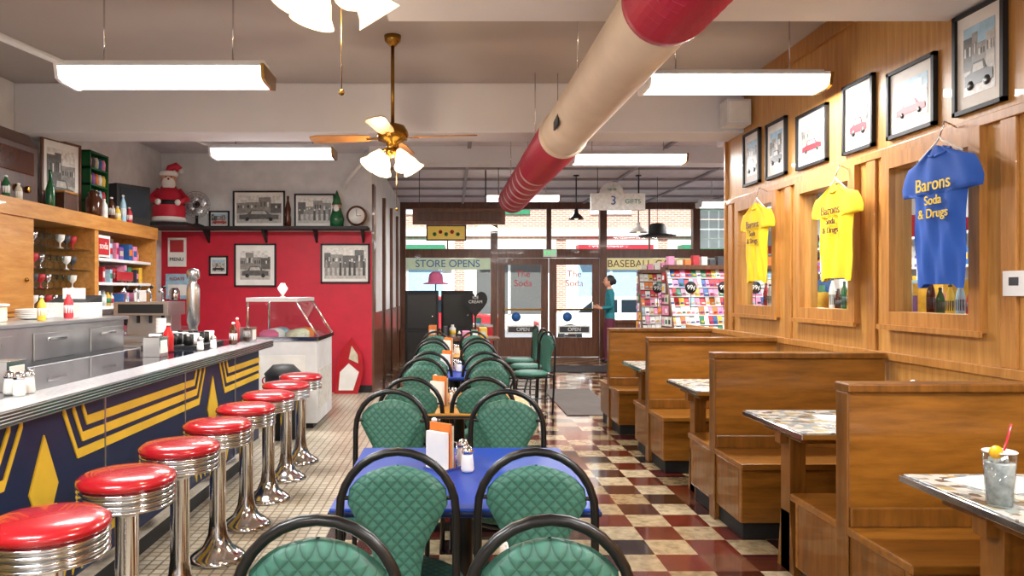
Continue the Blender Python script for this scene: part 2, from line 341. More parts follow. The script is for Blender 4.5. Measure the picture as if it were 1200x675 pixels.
def car(name,loc,m):
    b=B(name); P=[(-2.2,.3),(-2.2,.8),(-1.4,.95),(-.8,1.42),(.7,1.42),(1.5,.95),(2.15,.85),(2.2,.3)]
    b.prism([(x,-.85,z) for x,z in P],(0,1.7,0),m)
    b.prism([(x,-.86,z) for x,z in ((-1.2,.98),(-.75,1.34),(-.1,1.34),(-.1,.98))],(0,1.72,0),carg); b.prism([(x,-.86,z) for x,z in ((0,.98),(0,1.34),(.65,1.34),(1.25,.98))],(0,1.72,0),carg)
    for x in (-1.4,1.4):
        for y in (-.8,.8): b.lathe([(.33,-.1),(.34,0),(.33,.1)],(x,y,.34),blackm,20,R); b.lathe([(.18,-.12),(.18,.12)],(x,y,.34),chrome,12,R)
    b.box(-2.24,-2.2,-.5,.5,.55,.7,pal[1]); b.done(.05,loc)
car('parked_car',(4.6,20.6,-.15),pal[7]); car('parked_car',(-.9,20.6,-.15),pal[1])

# ---------------- fluorescents
fx=None
def fixture(x,y,z,power=60):  # builds the room's own fixtures and the added fill ones alike
    global fx
    if fx is None:
        b=B('fluorescent_light'); L=.61
        b.box(-L,L,-.07,.07,.03,.085,white)
        b.prism([(-L,-.15,.03),(-L,-.13,-.035),(-L,-.09,-.05),(-L,.09,-.05),(-L,.13,-.035),(-L,.15,.03)],(2*L,0,0),tube)
        b.box(-L,L,-.155,.155,.028,.045,white)
        for s in (-1,1):
            b.prism([(s*L,-.16,.04),(s*L,-.14,-.045),(s*L,-.09,-.058),(s*L,.09,-.058),(s*L,.14,-.045),(s*L,.16,.04)],(s*.02,0,0),brass if s>0 else white)
        for s in (-.4,.4): b.cyl((s,0,.085),(s,0,.085+H-z-.085),.006,chrome,n=6)
        fx=b.done(0,(x,y,z))
    else: dup(fx,(x,y,z))
    l=bpy.data.lights.new('lamp','AREA'); l.shape='RECTANGLE'; l.size=1.18; l.size_y=.2; l.energy=power; l.color=(1,.985,.96)
    o=bpy.data.objects.new('fluorescent_lamp_glow',l); sc.collection.objects.link(o); o.location=(x,y,z-.065)
fixture(-1.76,4.5,2.73); fixture(-1.84,7.5,2.83); fixture(1.97,5.1,2.86); fixture(1.96,8.1,2.88)
fixture(-1.76,1.2,2.8); fixture(1.9,1.2,2.8); fixture(-1.0,-1.5,2.8); fixture(1.9,-1.5,2.8)  # added fill: unseen fixtures over and behind the camera to brighten the room
fixture(4.6,5.5,2.86,80); fixture(4.8,9,2.86,75); fixture(4.8,12.3,2.88,75); fixture(1.2,12.4,3.0,75); fixture(4.6,2.5,2.8,40)  # added fixtures, mostly hidden, to brighten the adjoining room and far shop
# ---------------- ceiling fans
def fan(loc,rot,hub):
    b=B('ceiling_fan'); h=hub
    b.lathe([(.065,H),(.06,H-.04),(.02,H-.08)],(0,0,0),brass,20)
    b.cyl((0,0,h+.05),(0,0,H-.06),.014,brass)
    b.lathe([(.03,h+.09),(.09,h+.07),(.115,h+.03),(.12,h),(.11,h-.04),(.05,h-.06),(.045,h-.11),(.06,h-.13),(.02,h-.17)],(0,0,0),brass,24)
    for i in range(4):
        a=i*math.pi/2+rot; M=Matrix.Rotation(a,4,'Z')@Matrix.Translation((0,0,h-.02))@Matrix.Rotation(.18,4,'X')
        b.M=M; b.prism([(.17,-.045,0),(.25,-.06,0),(.58,-.07,0),(.63,-.05,0),(.64,0,0),(.63,.05,0),(.58,.07,0),(.25,.06,0),(.17,.045,0)],(0,0,.008),fanblade)
        b.box(.08,.2,-.015,.015,-.006,0,brass); b.M=Matrix.Identity(4)
    for i in range(4):
        a=i*math.pi/2+.6; d=Vector((math.cos(a),math.sin(a),0))
        p=Vector((0,0,h-.12)); q=d*.1+Vector((0,0,h-.13))
        b.tube([p,d*.06+Vector((0,0,h-.11)),q],.009,brass)
        mt=(d*.75+Vector((0,0,-1))).to_track_quat('Z','Y').to_matrix()
        b.lathe([(.022,0),(.034,.025),(.055,.07),(.066,.115),(.088,.15),(.08,.145),(.03,.06)],q,bulb,20,mt)
    b.cyl((.03,0,h-.17),(.03,0,h-.55),.002,brass,n=5); b.sph((.03,0,h-.56),.012,brass,8)
    b.done(0,loc)
    l=bpy.data.lights.new('bulb','POINT'); l.energy=18; l.color=(1,.8,.55); l.shadow_soft_size=.08
    o=bpy.data.objects.new('fan_bulb_glow',l); sc.collection.objects.link(o); o.location=(loc[0],loc[1],h-.33)
fan((-.45,5.47,0),-.12,2.58); fan((-.43,2.62,0),.78,2.68)
# ---------------- duct
b=B('spiral_duct')
def duct(y0,y1,r,m,rib,step):
    n=max(2,int((y1-y0)/step)); prof=[]
    for i in range(n+1):
        t=i/n; rr=r+(rib if i%2 else 0); prof.append((rr,(y1-y0)*t))
    x0=.885-.016*(y0-3); x1=.885-.016*(y1-3)
    d=Vector((x1-x0,y1-y0,0)); q=d.to_track_quat('Z','Y').to_matrix()
    b.lathe(prof,(x0,y0,2.6),m,40,q,smooth=(rib==0))
duct(2.0,2.97,.176,ductred,.016,.034); duct(2.97,5.5,.17,beige,0,.5); duct(5.5,6.9,.17,ductred,.014,.045)
y=6.9
while y<9.4:
    duct(y,y+.17,.168,ductmag,.004,.06); duct(y+.17,y+.36,.17,ductred,.01,.05); y+=.36
for y in (2.97,5.5): duct(y-.03,y+.03,.187,beige if y>5 else ductred,0,.03)
duct(9.4,9.46,.165,blackm,0,.02)
for y in (4.4,6.4,8.6):
    x=.885-.016*(y-3)
    for s in (-.1,.1): b.cyl((x+s,y,2.74),(x+s,y,H),.004,chrome,n=6)
b.box(.69,.70,4.75,4.95,2.5,2.62,blackm)
b.done()
# ---------------- chairs
b=B('dining_chair')
hw=.17
arch=[(-hw,-.19,.0)]+[(-hw,-.19-z*.05,z) for z in (.2,.45,.6,.75)]
for i in range(1,14):
    a=math.pi-math.pi*i/14; arch.append((hw*math.cos(a),-.23,.76+.175*math.sin(a)))
arch+=[(hw,-.19-z*.05,z) for z in (.75,.6,.45,.2)]+[(hw,-.19,0)]
b.tube(arch,.0125,black,10)
def padhw(z):
    K=[(.47,.085),(.52,.07),(.58,.066),(.66,.08),(.73,.118),(.785,.147),(.83,.14),(.86,.112),(.88,.08),(.892,.04),(.897,.004)]
    for (a,p),(c,q) in zip(K,K[1:]):
        if a<=z<=c: return p+(q-p)*(z-a)/(c-a)
    return .004
for s in (-1,1):
    def pf(u,v,s=s):
        z=.47+.427*(1-(1-v)**1.5); uu=u*2-1; w=padhw(z); ed=1-abs(uu)**4; ev=min(1,(.898-z)/.03,(z-.46)/.02)
        return (uu*w,-.19-z*.05+s*.026*ed**.5*max(0,ev)**.5,z)
    b.grid(pf,14,24,green)
b.lathe([(.15,.43),(.185,.44),(.2,.455),(.198,.475),(.17,.49),(.1,.497),(.001,.498)],(0,0,0),green,32)
b.lathe([(.17,.415),(.18,.43),(.15,.435)],(0,0,0),black,24)
for s in (-1,1):
    b.tube([(s*.14,.12,.42),(s*.16,.17,.3),(s*.165,.2,0)],.012,black,8)
    b.tube([(s*.17,-.2,.43),(s*.15,-.1,.425),(s*.14,.12,.42)],.011,black,8)
    b.tube([(s*.165,-.195,.18),(s*.162,.18,.2)],.007,black,6)
    b.tube([(s*.13,-.225,.80),(s*.168,-.228,.80)],.007,black,6)
b.tube([(-.17,-.21,.44),(.17,-.21,.44)],.009,black,6)
ch=b.done(0,(-.16,2.3,0))
XC=[-.19,.25]
rows=[(1.47,'n'),(2.12,'f'),(3.38,'n'),(3.9,'f'),(5.02,'n'),(5.55,'f'),(6.72,'n'),(7.25,'f'),(8.4,'n')]
first=True
for y,d in rows:
    for x in XC:
        x+=random.uniform(-.015,.015)
        if y==1.47: x=-.275 if x<0 else .205
        if y==2.12: x=-.16 if x<0 else .26
        if y==3.38: x=-.30 if x<0 else .24
        if y==3.9: x=-.22 if x<0 else .18
        yy=y+.22 if d=='f' else y-.22
        if first: ch.location=(x,yy,0); ch.rotation_euler=(0,0,math.pi if d=='n' else 0); first=False
        else: dup(ch,(x,yy,0),(0 if d=='f' else math.pi)+random.uniform(-.08,.08))
for (x,y,r) in ((.90,8.35,2.0),(.93,9.15,1.8),(.92,9.95,1.7)): dup(ch,(x,y,0),r)
def dtable(y0,y1,top,x0=-.37,x1=.445):
    b=B('dining_table'); cx=(x0+x1)/2; cy=(y0+y1)/2
    b.box(x0,x1,y0,y1,.722,.75,top); b.box(x0-.004,x1+.004,y0-.004,y1+.004,.725,.742,blackm if top is not blue else navy)
    b.cyl((cx,cy,.03),(cx,cy,.72),.035,black,n=16)
    for a in (0,1): 
        b.box(cx-(.3 if a else .03),cx+(.3 if a else .03),cy-(.03 if a else .3),cy+(.03 if a else .3),.0,.035,black)
        b.box(cx-(.22 if a else .02),cx+(.22 if a else .02),cy-(.02 if a else .22),cy+(.02 if a else .22),.70,.722,black)
    b.done(.006)
dtable(2.17,3.03,blue); dtable(3.86,4.68,tan); dtable(5.5,6.4,blue,-.35,.42); dtable(7.25,8.1,tan,-.35,.42)
def shaker(x,y,z,n='salt_shaker'):
    b=B(n); b.lathe([(.02,0),(.024,.01),(.02,.05),(.018,.065)],(0,0,0),paper,16); b.lathe([(.021,.065),(.022,.075),(.014,.09),(.002,.094)],(0,0,0),chrome,16); b.done(0,(x,y,z+.001))
def bottle(x,y,z,m,name,h=.2,r=.03,cap=None,bb=None):
    b=bb or B(name); c=(x,y,z) if bb else (0,0,0)
    b.lathe([(r*.9,0),(r,.01),(r,h*.55),(r*.85,h*.68),(r*.4,h*.85),(r*.35,h*.92)],c,m,16); b.lathe([(r*.45,h*.92),(r*.45,h*.97),(r*.2,h)],c,cap or paper,12)
    if m is not ketch: b.lathe([(r*1.01,h*.2),(r*1.02,h*.5)],c,cap or paper,12)
    if not bb: b.done(0,(x,y,z+.001))
def caddy(x,y,z):
    b=B('menu_caddy'); b.box(-.06,.06,-.05,.05,0,.01,chrome); b.box(-.05,-.03,-.045,.045,.01,.14,paper); b.box(-.025,-.015,-.048,.048,.01,.17,pal[9]); b.box(-.01,.0,-.045,.045,.01,.16,pal[11]); b.tube([(.01,-.05,.01),(.01,-.05,.1),(.01,.05,.1),(.01,.05,.01)],.003,chrome); b.lathe([(.015,.01),(.018,.02),(.014,.07),(.008,.08)],(.035,.0,0),ketch,12); b.done(0,(x,y,z+.001),.9)
for y,dx in ((2.62,0),(4.1,-.03),(5.9,0),(7.6,0)):
    caddy(-.03+dx,y+.05,.75); shaker(.055+dx,y-.0,.75); shaker(.04+dx,y+.12,.75,'pepper_shaker'); bottle(-.07+dx,y+.2,.75,ketch,'ketchup_bottle',.16,.024)
# ---------------- booths
b=B('booth_bench'); x0,x1=1.62,2.665
b.box(x0,x1,-.035,.035,0,.99,booth); b.box(x0-.012,x1,-.055,.055,.99,1.025,boothd); b.box(x0-.012,x0,-.045,.045,0.0,.99,boothd)
for s in (-1,1):
    ya,yb=sorted((s*.035,s*.46)); b.box(x0-.01,x1,ya,yb,.405,.44,booth)
    ya,yb=sorted((s*.40,s*.43)); b.box(x0,x1,ya,yb,.10,.405,booth)
    ya,yb=sorted((s*.035,s*.40)); b.box(x0,x0+.025,ya,yb,.10,.405,boothd); b.box(x0+.02,x1,ya,yb,0,.10,blackm)
    ya,yb=sorted((s*.035,s*.05)); b.box(x0,x1,ya,yb,.44,.52,boothd)
bo=b.done(.006,(0,3.0,0))
for y in (1.45,4.5,6.0,7.5): dup(bo,(0,y,0))
b=B('booth_table')
b.box(1.60,2.66,-.34,.34,.72,.745,chrome); b.box(1.61,2.655,-.33,.33,.745,.75,platec)
b.box(1.68,1.76,-.05,.05,0,.70,boothd); b.box(1.64,2.6,-.03,.03,.64,.72,boothd); b.box(1.66,1.78,-.2,.2,.68,.72,boothd); b.prism([(1.68,-.09,0),(1.68,.09,0),(1.68,.05,.3),(1.68,-.05,.3)],(.08,0,0),boothd)
bt=b.done(.004,(0,2.26,0))
for y in (3.66,5.08,6.5): dup(bt,(0,y,0))
b=B('iced_drink_glass')
gl2=glassmat('tumbler_glass','#e4eaec',.9)
b.lathe([(.034,0),(.036,.01),(.044,.165)],(0,0,0),gl2,24); b.lathe([(.032,.006),(.040,.13),(.0395,.133),(.001,.134)],(0,0,0),mat('iced_water','#c3c4c2',.15,var=.35,scale=40),24)
b.lathe([(.0435,.163),(.046,.165),(.0435,.168)],(0,0,0),paper,24)
for i in range(5): b.box(-.025+.012*(i%3),-.007+.012*(i%3),-.015+.01*(i%2),.003+.01*(i%2),.12+.003*i,.138+.003*i,paper)
b.tube([(-.015,0,.12),(.01,-.005,.17),(.028,-.01,.25)],.0035,redv)
b.lathe([(.02,0),(.02,.006)],(-.036,-.03,.17),mustard,16,R); b.done(0,(1.66,2.2,.751))
b=B('paper_menu'); b.M=Matrix.Rotation(.3,4,'Z'); b.box(-.14,.14,-.1,.1,0,.003,paper); b.done(0,(1.86,2.45,.751))
b=B('paper_menu'); b.M=Matrix.Rotation(-.15,4,'Z'); b.box(-.12,.12,-.08,.08,0,.003,paper); b.box(-.1,.1,-.06,-.02,.003,.004,pal[10]); b.done(0,(2.0,3.72,.751))
bottle(2.35,3.7,.75,ketch,'ketchup_bottle'); shaker(2.45,3.75,.75); bottle(2.3,5.1,.75,ketch,'ketchup_bottle')
# ---------------- pictures on the wood wall
for i,(y0,y1,z0,z1) in enumerate(((3.52,3.88,2.33,2.86),(4.03,4.47,2.33,2.74),(4.62,4.98,2.33,2.80),(5.19,5.65,2.34,2.76),(5.83,6.2,2.35,2.82),(6.33,6.68,2.36,2.84))):
    b=B('framed_picture'); pframe(b,(XR-.001,(y0+y1)/2,(z0+z1)/2),'W',y1-y0,z1-z0,.07,1); b.done()
# ---------------- shirts
def shirt(yc,ztop,m,sz,name,wy=1):
    b=B(name); X=XR-.12
    prof=[(0,.235),(.05,.24),(.5,.235),(.62,.235),(.66,.24),(.665,.36),(.72,.375),(.82,.345),(.92,.28),(.97,.15),(1,.085)]
    def w(v):
        for (a,p),(c,q) in zip(prof,prof[1:]):
            if a<=v<=c: return (p+(q-p)*(v-a)/(c-a))*wy
        return .085
    vs=sorted(set([i/26 for i in range(27)]+[.66,.665,.664]))
    for s in (-1,1):
        def f(u,v,s=s):
            k=int(round(v*(len(vs)-1))); vv=vs[k]; uu=u*2-1; y=uu*w(vv)*sz
            fold=.008*math.sin(uu*8+vv*5)+.005*math.sin(uu*15-vv*12)
            return (X+s*.02*(1-uu**4)+fold*(1-vv*.5),yc+y,ztop-(1-vv)*.73*sz-(.03*(abs(uu)-.3) if vv>.9 else 0)-(.02 if abs(uu)>.6 and vv<.05 else 0))
        b.grid(f,20,len(vs)-1,m)
    b.tube([(X-.025*math.cos(a),yc+.075*sz*math.sin(a),ztop-.01-.02*(1+math.cos(a))) for a in [i*math.pi/8 for i in range(17)]],.008,m)
    b.tube([(X,yc-.17*sz,ztop-.05),(X,yc-.02,ztop+.03),(X,yc,ztop+.05),(X,yc+.02,ztop+.03),(X,yc+.17*sz,ztop-.05)],.005,paper)
    b.tube([(X,yc,ztop+.05),(X,yc-.02,ztop+.09),(X+.02,yc-.01,ztop+.13),(XR-.045,yc,ztop+.11),(XR-.03,yc,ztop+.10)],.004,chrome)
    tm=gold if m is shirtb else dkwood
    b.text("Barons",.10*sz,TM((X-.040,yc,ztop-.2*sz),'W'),tm); b.text("Soda\n& Drugs",.07*sz,TM((X-.038,yc,ztop-.32*sz),'W'),tm)
    b.done(recalc=False)
shirt(3.84,2.17,shirtb,1.0,'blue_tshirt',.84); shirt(4.88,2.12,shirty,.86,'yellow_tshirt'); shirt(6.15,2.15,shirty,.9,'yellow_tshirt')
for i,(a,c) in enumerate(W):
    b=B('glass_bottles'); y=a+.14; k=0
    while y<c-.1:
        bottle(XR+.2,y,1.251,[darkg,brownb,paper,pal[1],pal[10],pal[3]][(k+i)%6],'',random.uniform(.14,.26),.024,cap=pal[8],bb=b); y+=.085; k+=1
    b.done()
b=B('thermostat'); b.box(XR-.03,XR,3.38,3.52,1.38,1.5,white); b.box(XR-.032,XR-.03,3.42,3.48,1.43,1.47,pal[8]); b.done(.006)
b=B('wall_speaker'); b.box(2.46,2.68,6.5,6.68,2.9,3.13,white); b.box(2.48,2.66,6.49,6.5,2.92,3.11,paper); b.box(2.6,2.7,6.58,6.62,2.96,3.0,white); b.done(.03)
# ---------------- counter
b=B('diner_counter'); F=-1.6
b.box(-2.2,F,1.0,6.0,.14,.94,navy); b.box(-2.2,F-.06,1.0,5.98,0,.14,blackm); b.box(-2.25,-1.5,.95,6.05,.945,.999,ctop); b.box(-2.22,-1.68,.98,6.02,.999,1.0,cdark); b.box(-1.68,-1.5,.95,6.05,.999,1.0,ctop)
b.box(-1.5,-1.497,.95,6.05,.944,1.0,steel)
for z in (.95,.962,.974,.986): b.box(-1.5,-1.492,.95,6.05,z,z+.008,chrome)
b.box(-2.25,-1.5,6.05,6.055,.943,1.0,steel); b.box(F,F+.01,1.0,6.0,.14,.2,chrome)
J=[1.34,2.34,3.33,4.33,5.33]
for y in J: b.box(F,F+.008,y-.006,y+.006,.2,.94,steel)
def quad(p,q,t):
    b.prism([(F,p[0],p[1]),(F,q[0],q[1]),(F,q[0],q[1]+t),(F,p[0],p[1]+t)],(.006,0,0),yel)
for y0,y1,dia in ((1.34,2.34,0),(2.34,3.33,1),(3.33,4.33,0),(4.33,5.33,1),(5.33,6.0,0)):
    for k in range(3):
        z=.69+.065*k; zl=.42-.065*k; t=.04
        if dia:
            c=.24-.04*k
            top=.935-t; dy=(top-z)*.55
            for (ya,sg) in ((y0,1),(y1,-1)):
                quad((ya,z),(ya+sg*c,z),t); quad((ya+sg*c,z),(ya+sg*(c+dy),top),t)
                quad((ya,zl),(ya+sg*c,zl),t); quad((ya+sg*c,zl),(ya+sg*(c+(zl-.21)*.55),.21),t)
        else: quad((y0,z),(y1,z),t); quad((y0,zl),(y1,zl),t)
    if dia:
        m_=(y0+y1)/2; b.prism([(F,m_-.10,.63),(F,m_,.43),(F,m_+.10,.63),(F,m_,.84)],(.007,0,0),yel)
b.done()
b=B('bar_stool')
b.lathe([(.001,.0),(.15,.0),(.155,.012),(.13,.03),(.075,.07),(.05,.13),(.042,.2),(.042,.56),(.06,.585),(.13,.6)],(0,0,0),chrome,32)
for k in range(4): b.lathe([(.15,.602+k*.02),(.17,.605+k*.02),(.174,.61+k*.02),(.17,.616+k*.02),(.15,.619+k*.02)],(0,0,0),chrome,36)
b.lathe([(.14,.6),(.16,.61),(.16,.68),(.15,.685)],(0,0,0),steel,32)
b.lathe([(.165,.68),(.176,.69),(.174,.706),(.15,.722),(.1,.73),(.001,.733)],(0,0,0),redv,36)
st=b.done(0,(-1.22,2.19,0))
for k in range(1,8): dup(st,(-1.22-.004*k,2.19+.54*k,0))
def napkin(x,y,z):
    b=B('napkin_dispenser'); b.box(-.05,.05,-.07,.07,0,.12,chrome); b.box(-.052,-.05,-.05,.05,.02,.1,paper); b.box(.05,.052,-.05,.05,.02,.1,paper); b.done(.01,(x,y,z+.001))
napkin(-1.82,2.95,1.0); shaker(-1.66,2.78,1.0); shaker(-1.67,2.86,1.0,'pepper_shaker'); shaker(-1.72,2.82,1.0); bottle(-1.8,2.75,1.0,brownb,'sauce_bottle',.14)
bottle(-1.88,4.8,1.0,ketch,'ketchup_bottle',.19,.035); shaker(-1.72,4.95,1.0); shaker(-1.68,5.1,1.0); napkin(-1.84,4.5,1.0)
bottle(-1.66,5.5,1.0,brownb,'sauce_bottle',.17,.03); napkin(-1.62,5.75,1.0); bottle(-1.75,5.9,1.0,ketch,'ketchup_bottle',.19,.03)
b=B('coffee_mug_tray'); b.box(-.2,.2,-.28,.28,0,.02,blackm)
for i in range(3):
    for j in range(5): b.lathe([(.025,.02),(.035,.03),(.037,.1),(.032,.1),(.03,.03)],(-.13+.12*i,-.22+.11*j,0),black if (i+j)%3 else paper,14)
b.done(0,(-1.98,5.36,1.001))
b=B('straw_dispenser'); b.lathe([(.07,0),(.07,.02),(.035,.04),(.035,.12),(.05,.15),(.052,.42),(.045,.45),(.03,.47),(.03,.5),(.05,.51),(.052,.56),(.04,.58),(.001,.59)],(0,0,0),steel,24); b.done(0,(-2.1,5.88,1.001))
b=B('chrome_milkshake_mixer'); b.lathe([(.08,0),(.08,.03),(.04,.05)],(0,0,0),steel,20); b.box(-.02,.02,.04,.08,.03,.42,chrome); b.lathe([(.06,.34),(.065,.36),(.065,.46),(.04,.5)],(0,0,0),chrome,20); b.lathe([(.035,.07),(.045,.2),(.047,.21)],(0,-.01,0),chrome,16); b.done(0,(-3.6,9.4,.951))
b=B('steel_prep_station'); b.box(-2.95,-2.4,3.4,5.3,0,.95,steel); b.box(-2.95,-2.4,3.4,5.3,.95,1.2,steel); b.box(-2.97,-2.37,3.38,5.32,1.2,1.225,steel)
for y in (3.5,4.15,4.8): b.box(-2.4,-2.39,y,y+.45,1.0,1.16,steel); b.box(-2.39,-2.375,y+.12,y+.33,1.11,1.13,chrome)
b.done(.006)
b=B('plate_stack')
for i in range(5): b.lathe([(.06,i*.012),(.11,.015+i*.012),(.11,.018+i*.012),(.05,.006+i*.012)],(0,0,0),paper,24)
b.done(0,(-2.65,4.6,1.226))
b=B('food_container'); b.box(-.12,.12,-.16,.16,0,.09,pal[11]); b.box(-.13,.13,-.17,.17,.09,.105,white); b.done(.01,(-2.7,4.05,1.226))
b=B('receipt_printer'); b.box(-.14,.14,-.12,.12,0,.1,pal[0]); b.prism([(-.14,-.12,.1),(-.14,.12,.1),(-.14,.12,.15)],(.28,0,0),blackm); b.box(-.08,.08,.0,.004,.1,.2,paper); b.done(.01,(-2.65,5.08,1.226))
bottle(-2.55,4.82,1.225,pal[1],'syrup_bottle',.17,.03); bottle(-2.48,4.38,1.225,pal[3],'mustard_bottle',.15,.025)
# back bar
X0=XL+.003
b=B('back_counter'); b.box(X0,-3.42,3.0,9.6,0,.92,white); b.box(X0,-3.38,3.0,9.62,.92,.95,steel)
for y in (4,5,6,7,8,9): b.box(-3.42,-3.41,y-.01,y+.01,.1,.9,blackm)
b.done(.004)
def goods(b,x0,x1,y0,y1,zs,hmin,hmax,dens,along='y',cyls=.5):
    for z in zs:
        p=(y0 if along=='y' else x0); end=(y1 if along=='y' else x1)
        while p<end-.05:
            w=random.uniform(.05,.12)/dens; h=random.uniform(hmin,hmax); m=random.choice(pal)
            if p+w>end: break
            m3=random.choice(pal); cy=random.random()<cyls
            c=((x0+x1)/2,p+w/2,0) if along=='y' else (p+w/2,(y0+y1)/2,0); rr=min(w,.14)
            if cy: b.lathe([(rr*.4,z),(rr*.42,z+h*.7),(rr*.2,z+h*.85),(rr*.2,z+h)],c,m,12); b.lathe([(rr*.425,z+h*.2),(rr*.43,z+h*.55)],c,m3,12)
            elif along=='y': b.box(x0,x1,p,p+w*.9,z,z+h,m); b.box(x0-.003,x1+.003,p+w*.1,p+w*.8,z+h*.3,z+h*.7,m3)
            else: b.box(p,p+w*.9,y0,y1,z,z+h,m); b.box(p+w*.1,p+w*.8,y0-.003,y1,z+h*.3,z+h*.7,m3)
            p+=w+.015
b=B('back_bar_shelf'); S=-3.55
b.box(X0,S,3.2,8.7,2.03,2.15,shelfw); b.box(S,S+.02,3.2,8.7,2.02,2.16,shelfw)
b.box(X0,S,3.2,6.15,1.2,2.03,shelfw); b.box(S,S+.02,3.3,4.7,1.24,2.0,shelfw); b.box(S,S+.02,4.76,6.1,1.24,2.0,shelfw); b.sph((S+.03,6.0,1.5),.018,brass,10)
b.box(X0,S,7.2,7.28,.95,2.03,shelfw); b.box(X0,S,6.15,7.2,1.2,1.24,shelfw); b.box(X0,S,6.2,6.22,.95,1.2,shelfw); b.box(X0,S,3.3,3.36,.95,1.2,shelfw)
b.box(X0,X0+.01,6.15,7.2,1.24,2.03,mat('mirror','#cfd4d6',.05,1))
for z in (1.42,1.6,1.8): b.box(X0,S-.04,6.15,7.2,z,z+.012,clear)
for z in (1.25,1.5,1.75): b.box(X0,S-.05,7.28,8.7,z-.03,z,white)
b.box(X0,S,8.66,8.7,.95,2.03,shelfw)
for z in (1.24,1.432,1.612,1.812):
    for k in range(9):
        mm=[clear,chrome,paper,clear,pal[8],clear,pal[1]][(k*2+int(z*10))%7]
        b.lathe([(.03,0),(.006,.015),(.006,.05),(.036,.08),(.042,.13),(.037,.13),(.03,.085)],(-3.72,6.22+k*.11,z),mm,14)
goods(b,-3.85,-3.63,7.32,8.62,(1.25,1.5,1.75),.1,.2,1.1)
b.box(-3.6,-3.585,7.3,7.6,1.76,1.98,paper); b.box(-3.584,-3.58,7.33,7.57,1.78,1.95,pal[1]); b.text('soda',.1,TM((-3.578,7.45,1.87),'E'),paper)
b.box(-3.6,-3.585,7.75,8.15,1.52,1.62,redv); b.box(-3.6,-3.585,8.2,8.5,1.27,1.42,paper)
b.done()
b=B('espresso_machine'); b.box(-.25,.25,-.4,.4,.0,.2,steel); b.box(.25,.38,-.38,.38,0,.04,steel); b.box(.25,.36,-.4,.4,.14,.22,chrome)
for y in (-.2,.2): b.cyl((.31,y,.1),(.31,y,.14),.03,blackm); b.cyl((.31,y,.12),(.42,y,.11),.012,blackm)
b.done(.01,(-3.72,7.8,.951))
b=B('bread_toaster'); b.box(-.13,.13,-.18,.18,.01,.2,chrome); b.box(-.08,-.03,-.14,.14,.2,.203,blackm); b.box(.03,.08,-.14,.14,.2,.203,blackm); b.done(.03,(-3.65,6.75,.951))
b=B('counter_supplies'); goods(b,-3.85,-3.6,8.75,9.25,(.951,),.15,.35,.7); b.done()
b=B('drink_menu_sign'); b.box(-3.95,-3.7,10.07,10.099,1.75,2.15,paper); b.box(-3.92,-3.73,10.065,10.07,1.95,2.12,redv); b.text('MENU',.07,TM((-3.825,10.06,1.85),'S'),blackm); b.done()
b=B('drink_menu_sign'); b.box(-3.98,-3.66,10.07,10.099,1.3,1.65,pal[10]); b.box(-3.95,-3.69,10.065,10.07,1.35,1.5,paper); b.text('FLOATS',.06,TM((-3.82,10.06,1.58),'S'),redv); b.done()
b=B('soda_fountain'); b.box(-.24,.24,-.22,.22,0,.06,steel); b.box(-.2,.2,-.02,.22,.06,.24,steel); b.box(-.24,.24,-.2,.22,.24,.36,steel); b.box(-.2,.2,-.205,-.2,.26,.34,blackm)
for k in range(4):
    b.cyl((-.165+k*.11,-.12,.17),(-.165+k*.11,-.12,.24),.015,blackm); b.tube([(-.165+k*.11,-.12,.36),(-.165+k*.11,-.12,.44),(-.165+k*.11,-.16,.47),(-.165+k*.11,-.2,.45)],.012,chrome); b.sph((-.165+k*.11,-.1,.49),.018,black,10)
b.done(.008,(-2.75,6.6,.951)); b=B('soda_fountain_cabinet'); b.box(-3.05,-2.45,6.2,7.0,.08,.92,white); b.box(-3.08,-2.42,6.17,7.03,.92,.95,steel); b.box(-3.02,-2.48,6.23,6.97,0,.08,blackm); b.done(.006)
b=B('paper_cup_stack'); 
for k in range(5): b.lathe([(.03,k*.03),(.042,k*.03+.1),(.038,k*.03+.1)],(0,0,0),paper,16)
b.done(0,(-2.53,6.3,.951))
# top of shelf items
T=2.161
b=B('antique_radio'); b.box(-.2,.1,-.32,.32,0,.5,radiow); b.prism([(-.2,-.32,.5),(.1,-.32,.5),(.02,-.32,.62),(-.14,-.32,.62)],(0,.64,0),radiow); b.box(.1,.11,-.25,.25,.25,.45,brownb)
for y in (-.15,0,.15): b.cyl((.1,y,.12),(.13,y,.12),.03,brass)
b.done(.01,(-3.77,6.1,T))
b=B('green_bottle'); b.lathe([(.035,0),(.04,.02),(.04,.16),(.016,.25),(.016,.33),(.018,.34)],(0,0,0),darkg,16); b.done(0,(-3.63,6.55,T))
bottle(-3.6,5.72,T,pal[1],'soda_bottle',.22); bottle(-3.6,5.85,T,darkg,'soda_bottle',.18); bottle(-3.6,6.02,T,pal[11],'soda_bottle',.14)
b=B('framed_certificate'); pframe(b,(0,0,.36),'E',.5,.72,.07,0,dkwood); b.done(0,(-3.85,7.12,T),-.25)
b=B('wooden_box'); b.box(-.1,.1,-.12,.12,0,.16,radiow); b.box(-.105,.105,-.125,.125,.16,.18,oakd); b.done(.006,(-3.68,6.82,T))
b=B('miniature_display_rack')
for z in (0,.17,.34,.51,.68): b.box(-.12,.08,-.2,.2,z,z+.02,darkg)
for y in (-.2,.18): b.box(-.12,.08,y,y+.02,0,.7,darkg)
for z in (.02,.19,.36,.53):
    for k in range(5): b.lathe([(.025,z),(.03,z+.08),(.018,z+.12)],(.04,-.15+k*.075,0),pal[(k*3+int(z*10))%12],10)
b.done(0,(-3.80,7.65,T))
b=B('coffee_jar'); b.lathe([(.07,0),(.08,.05),(.08,.18),(.05,.22),(.06,.24),(.02,.27)],(0,0,0),brownb,18); b.done(0,(-3.64,7.36,T))
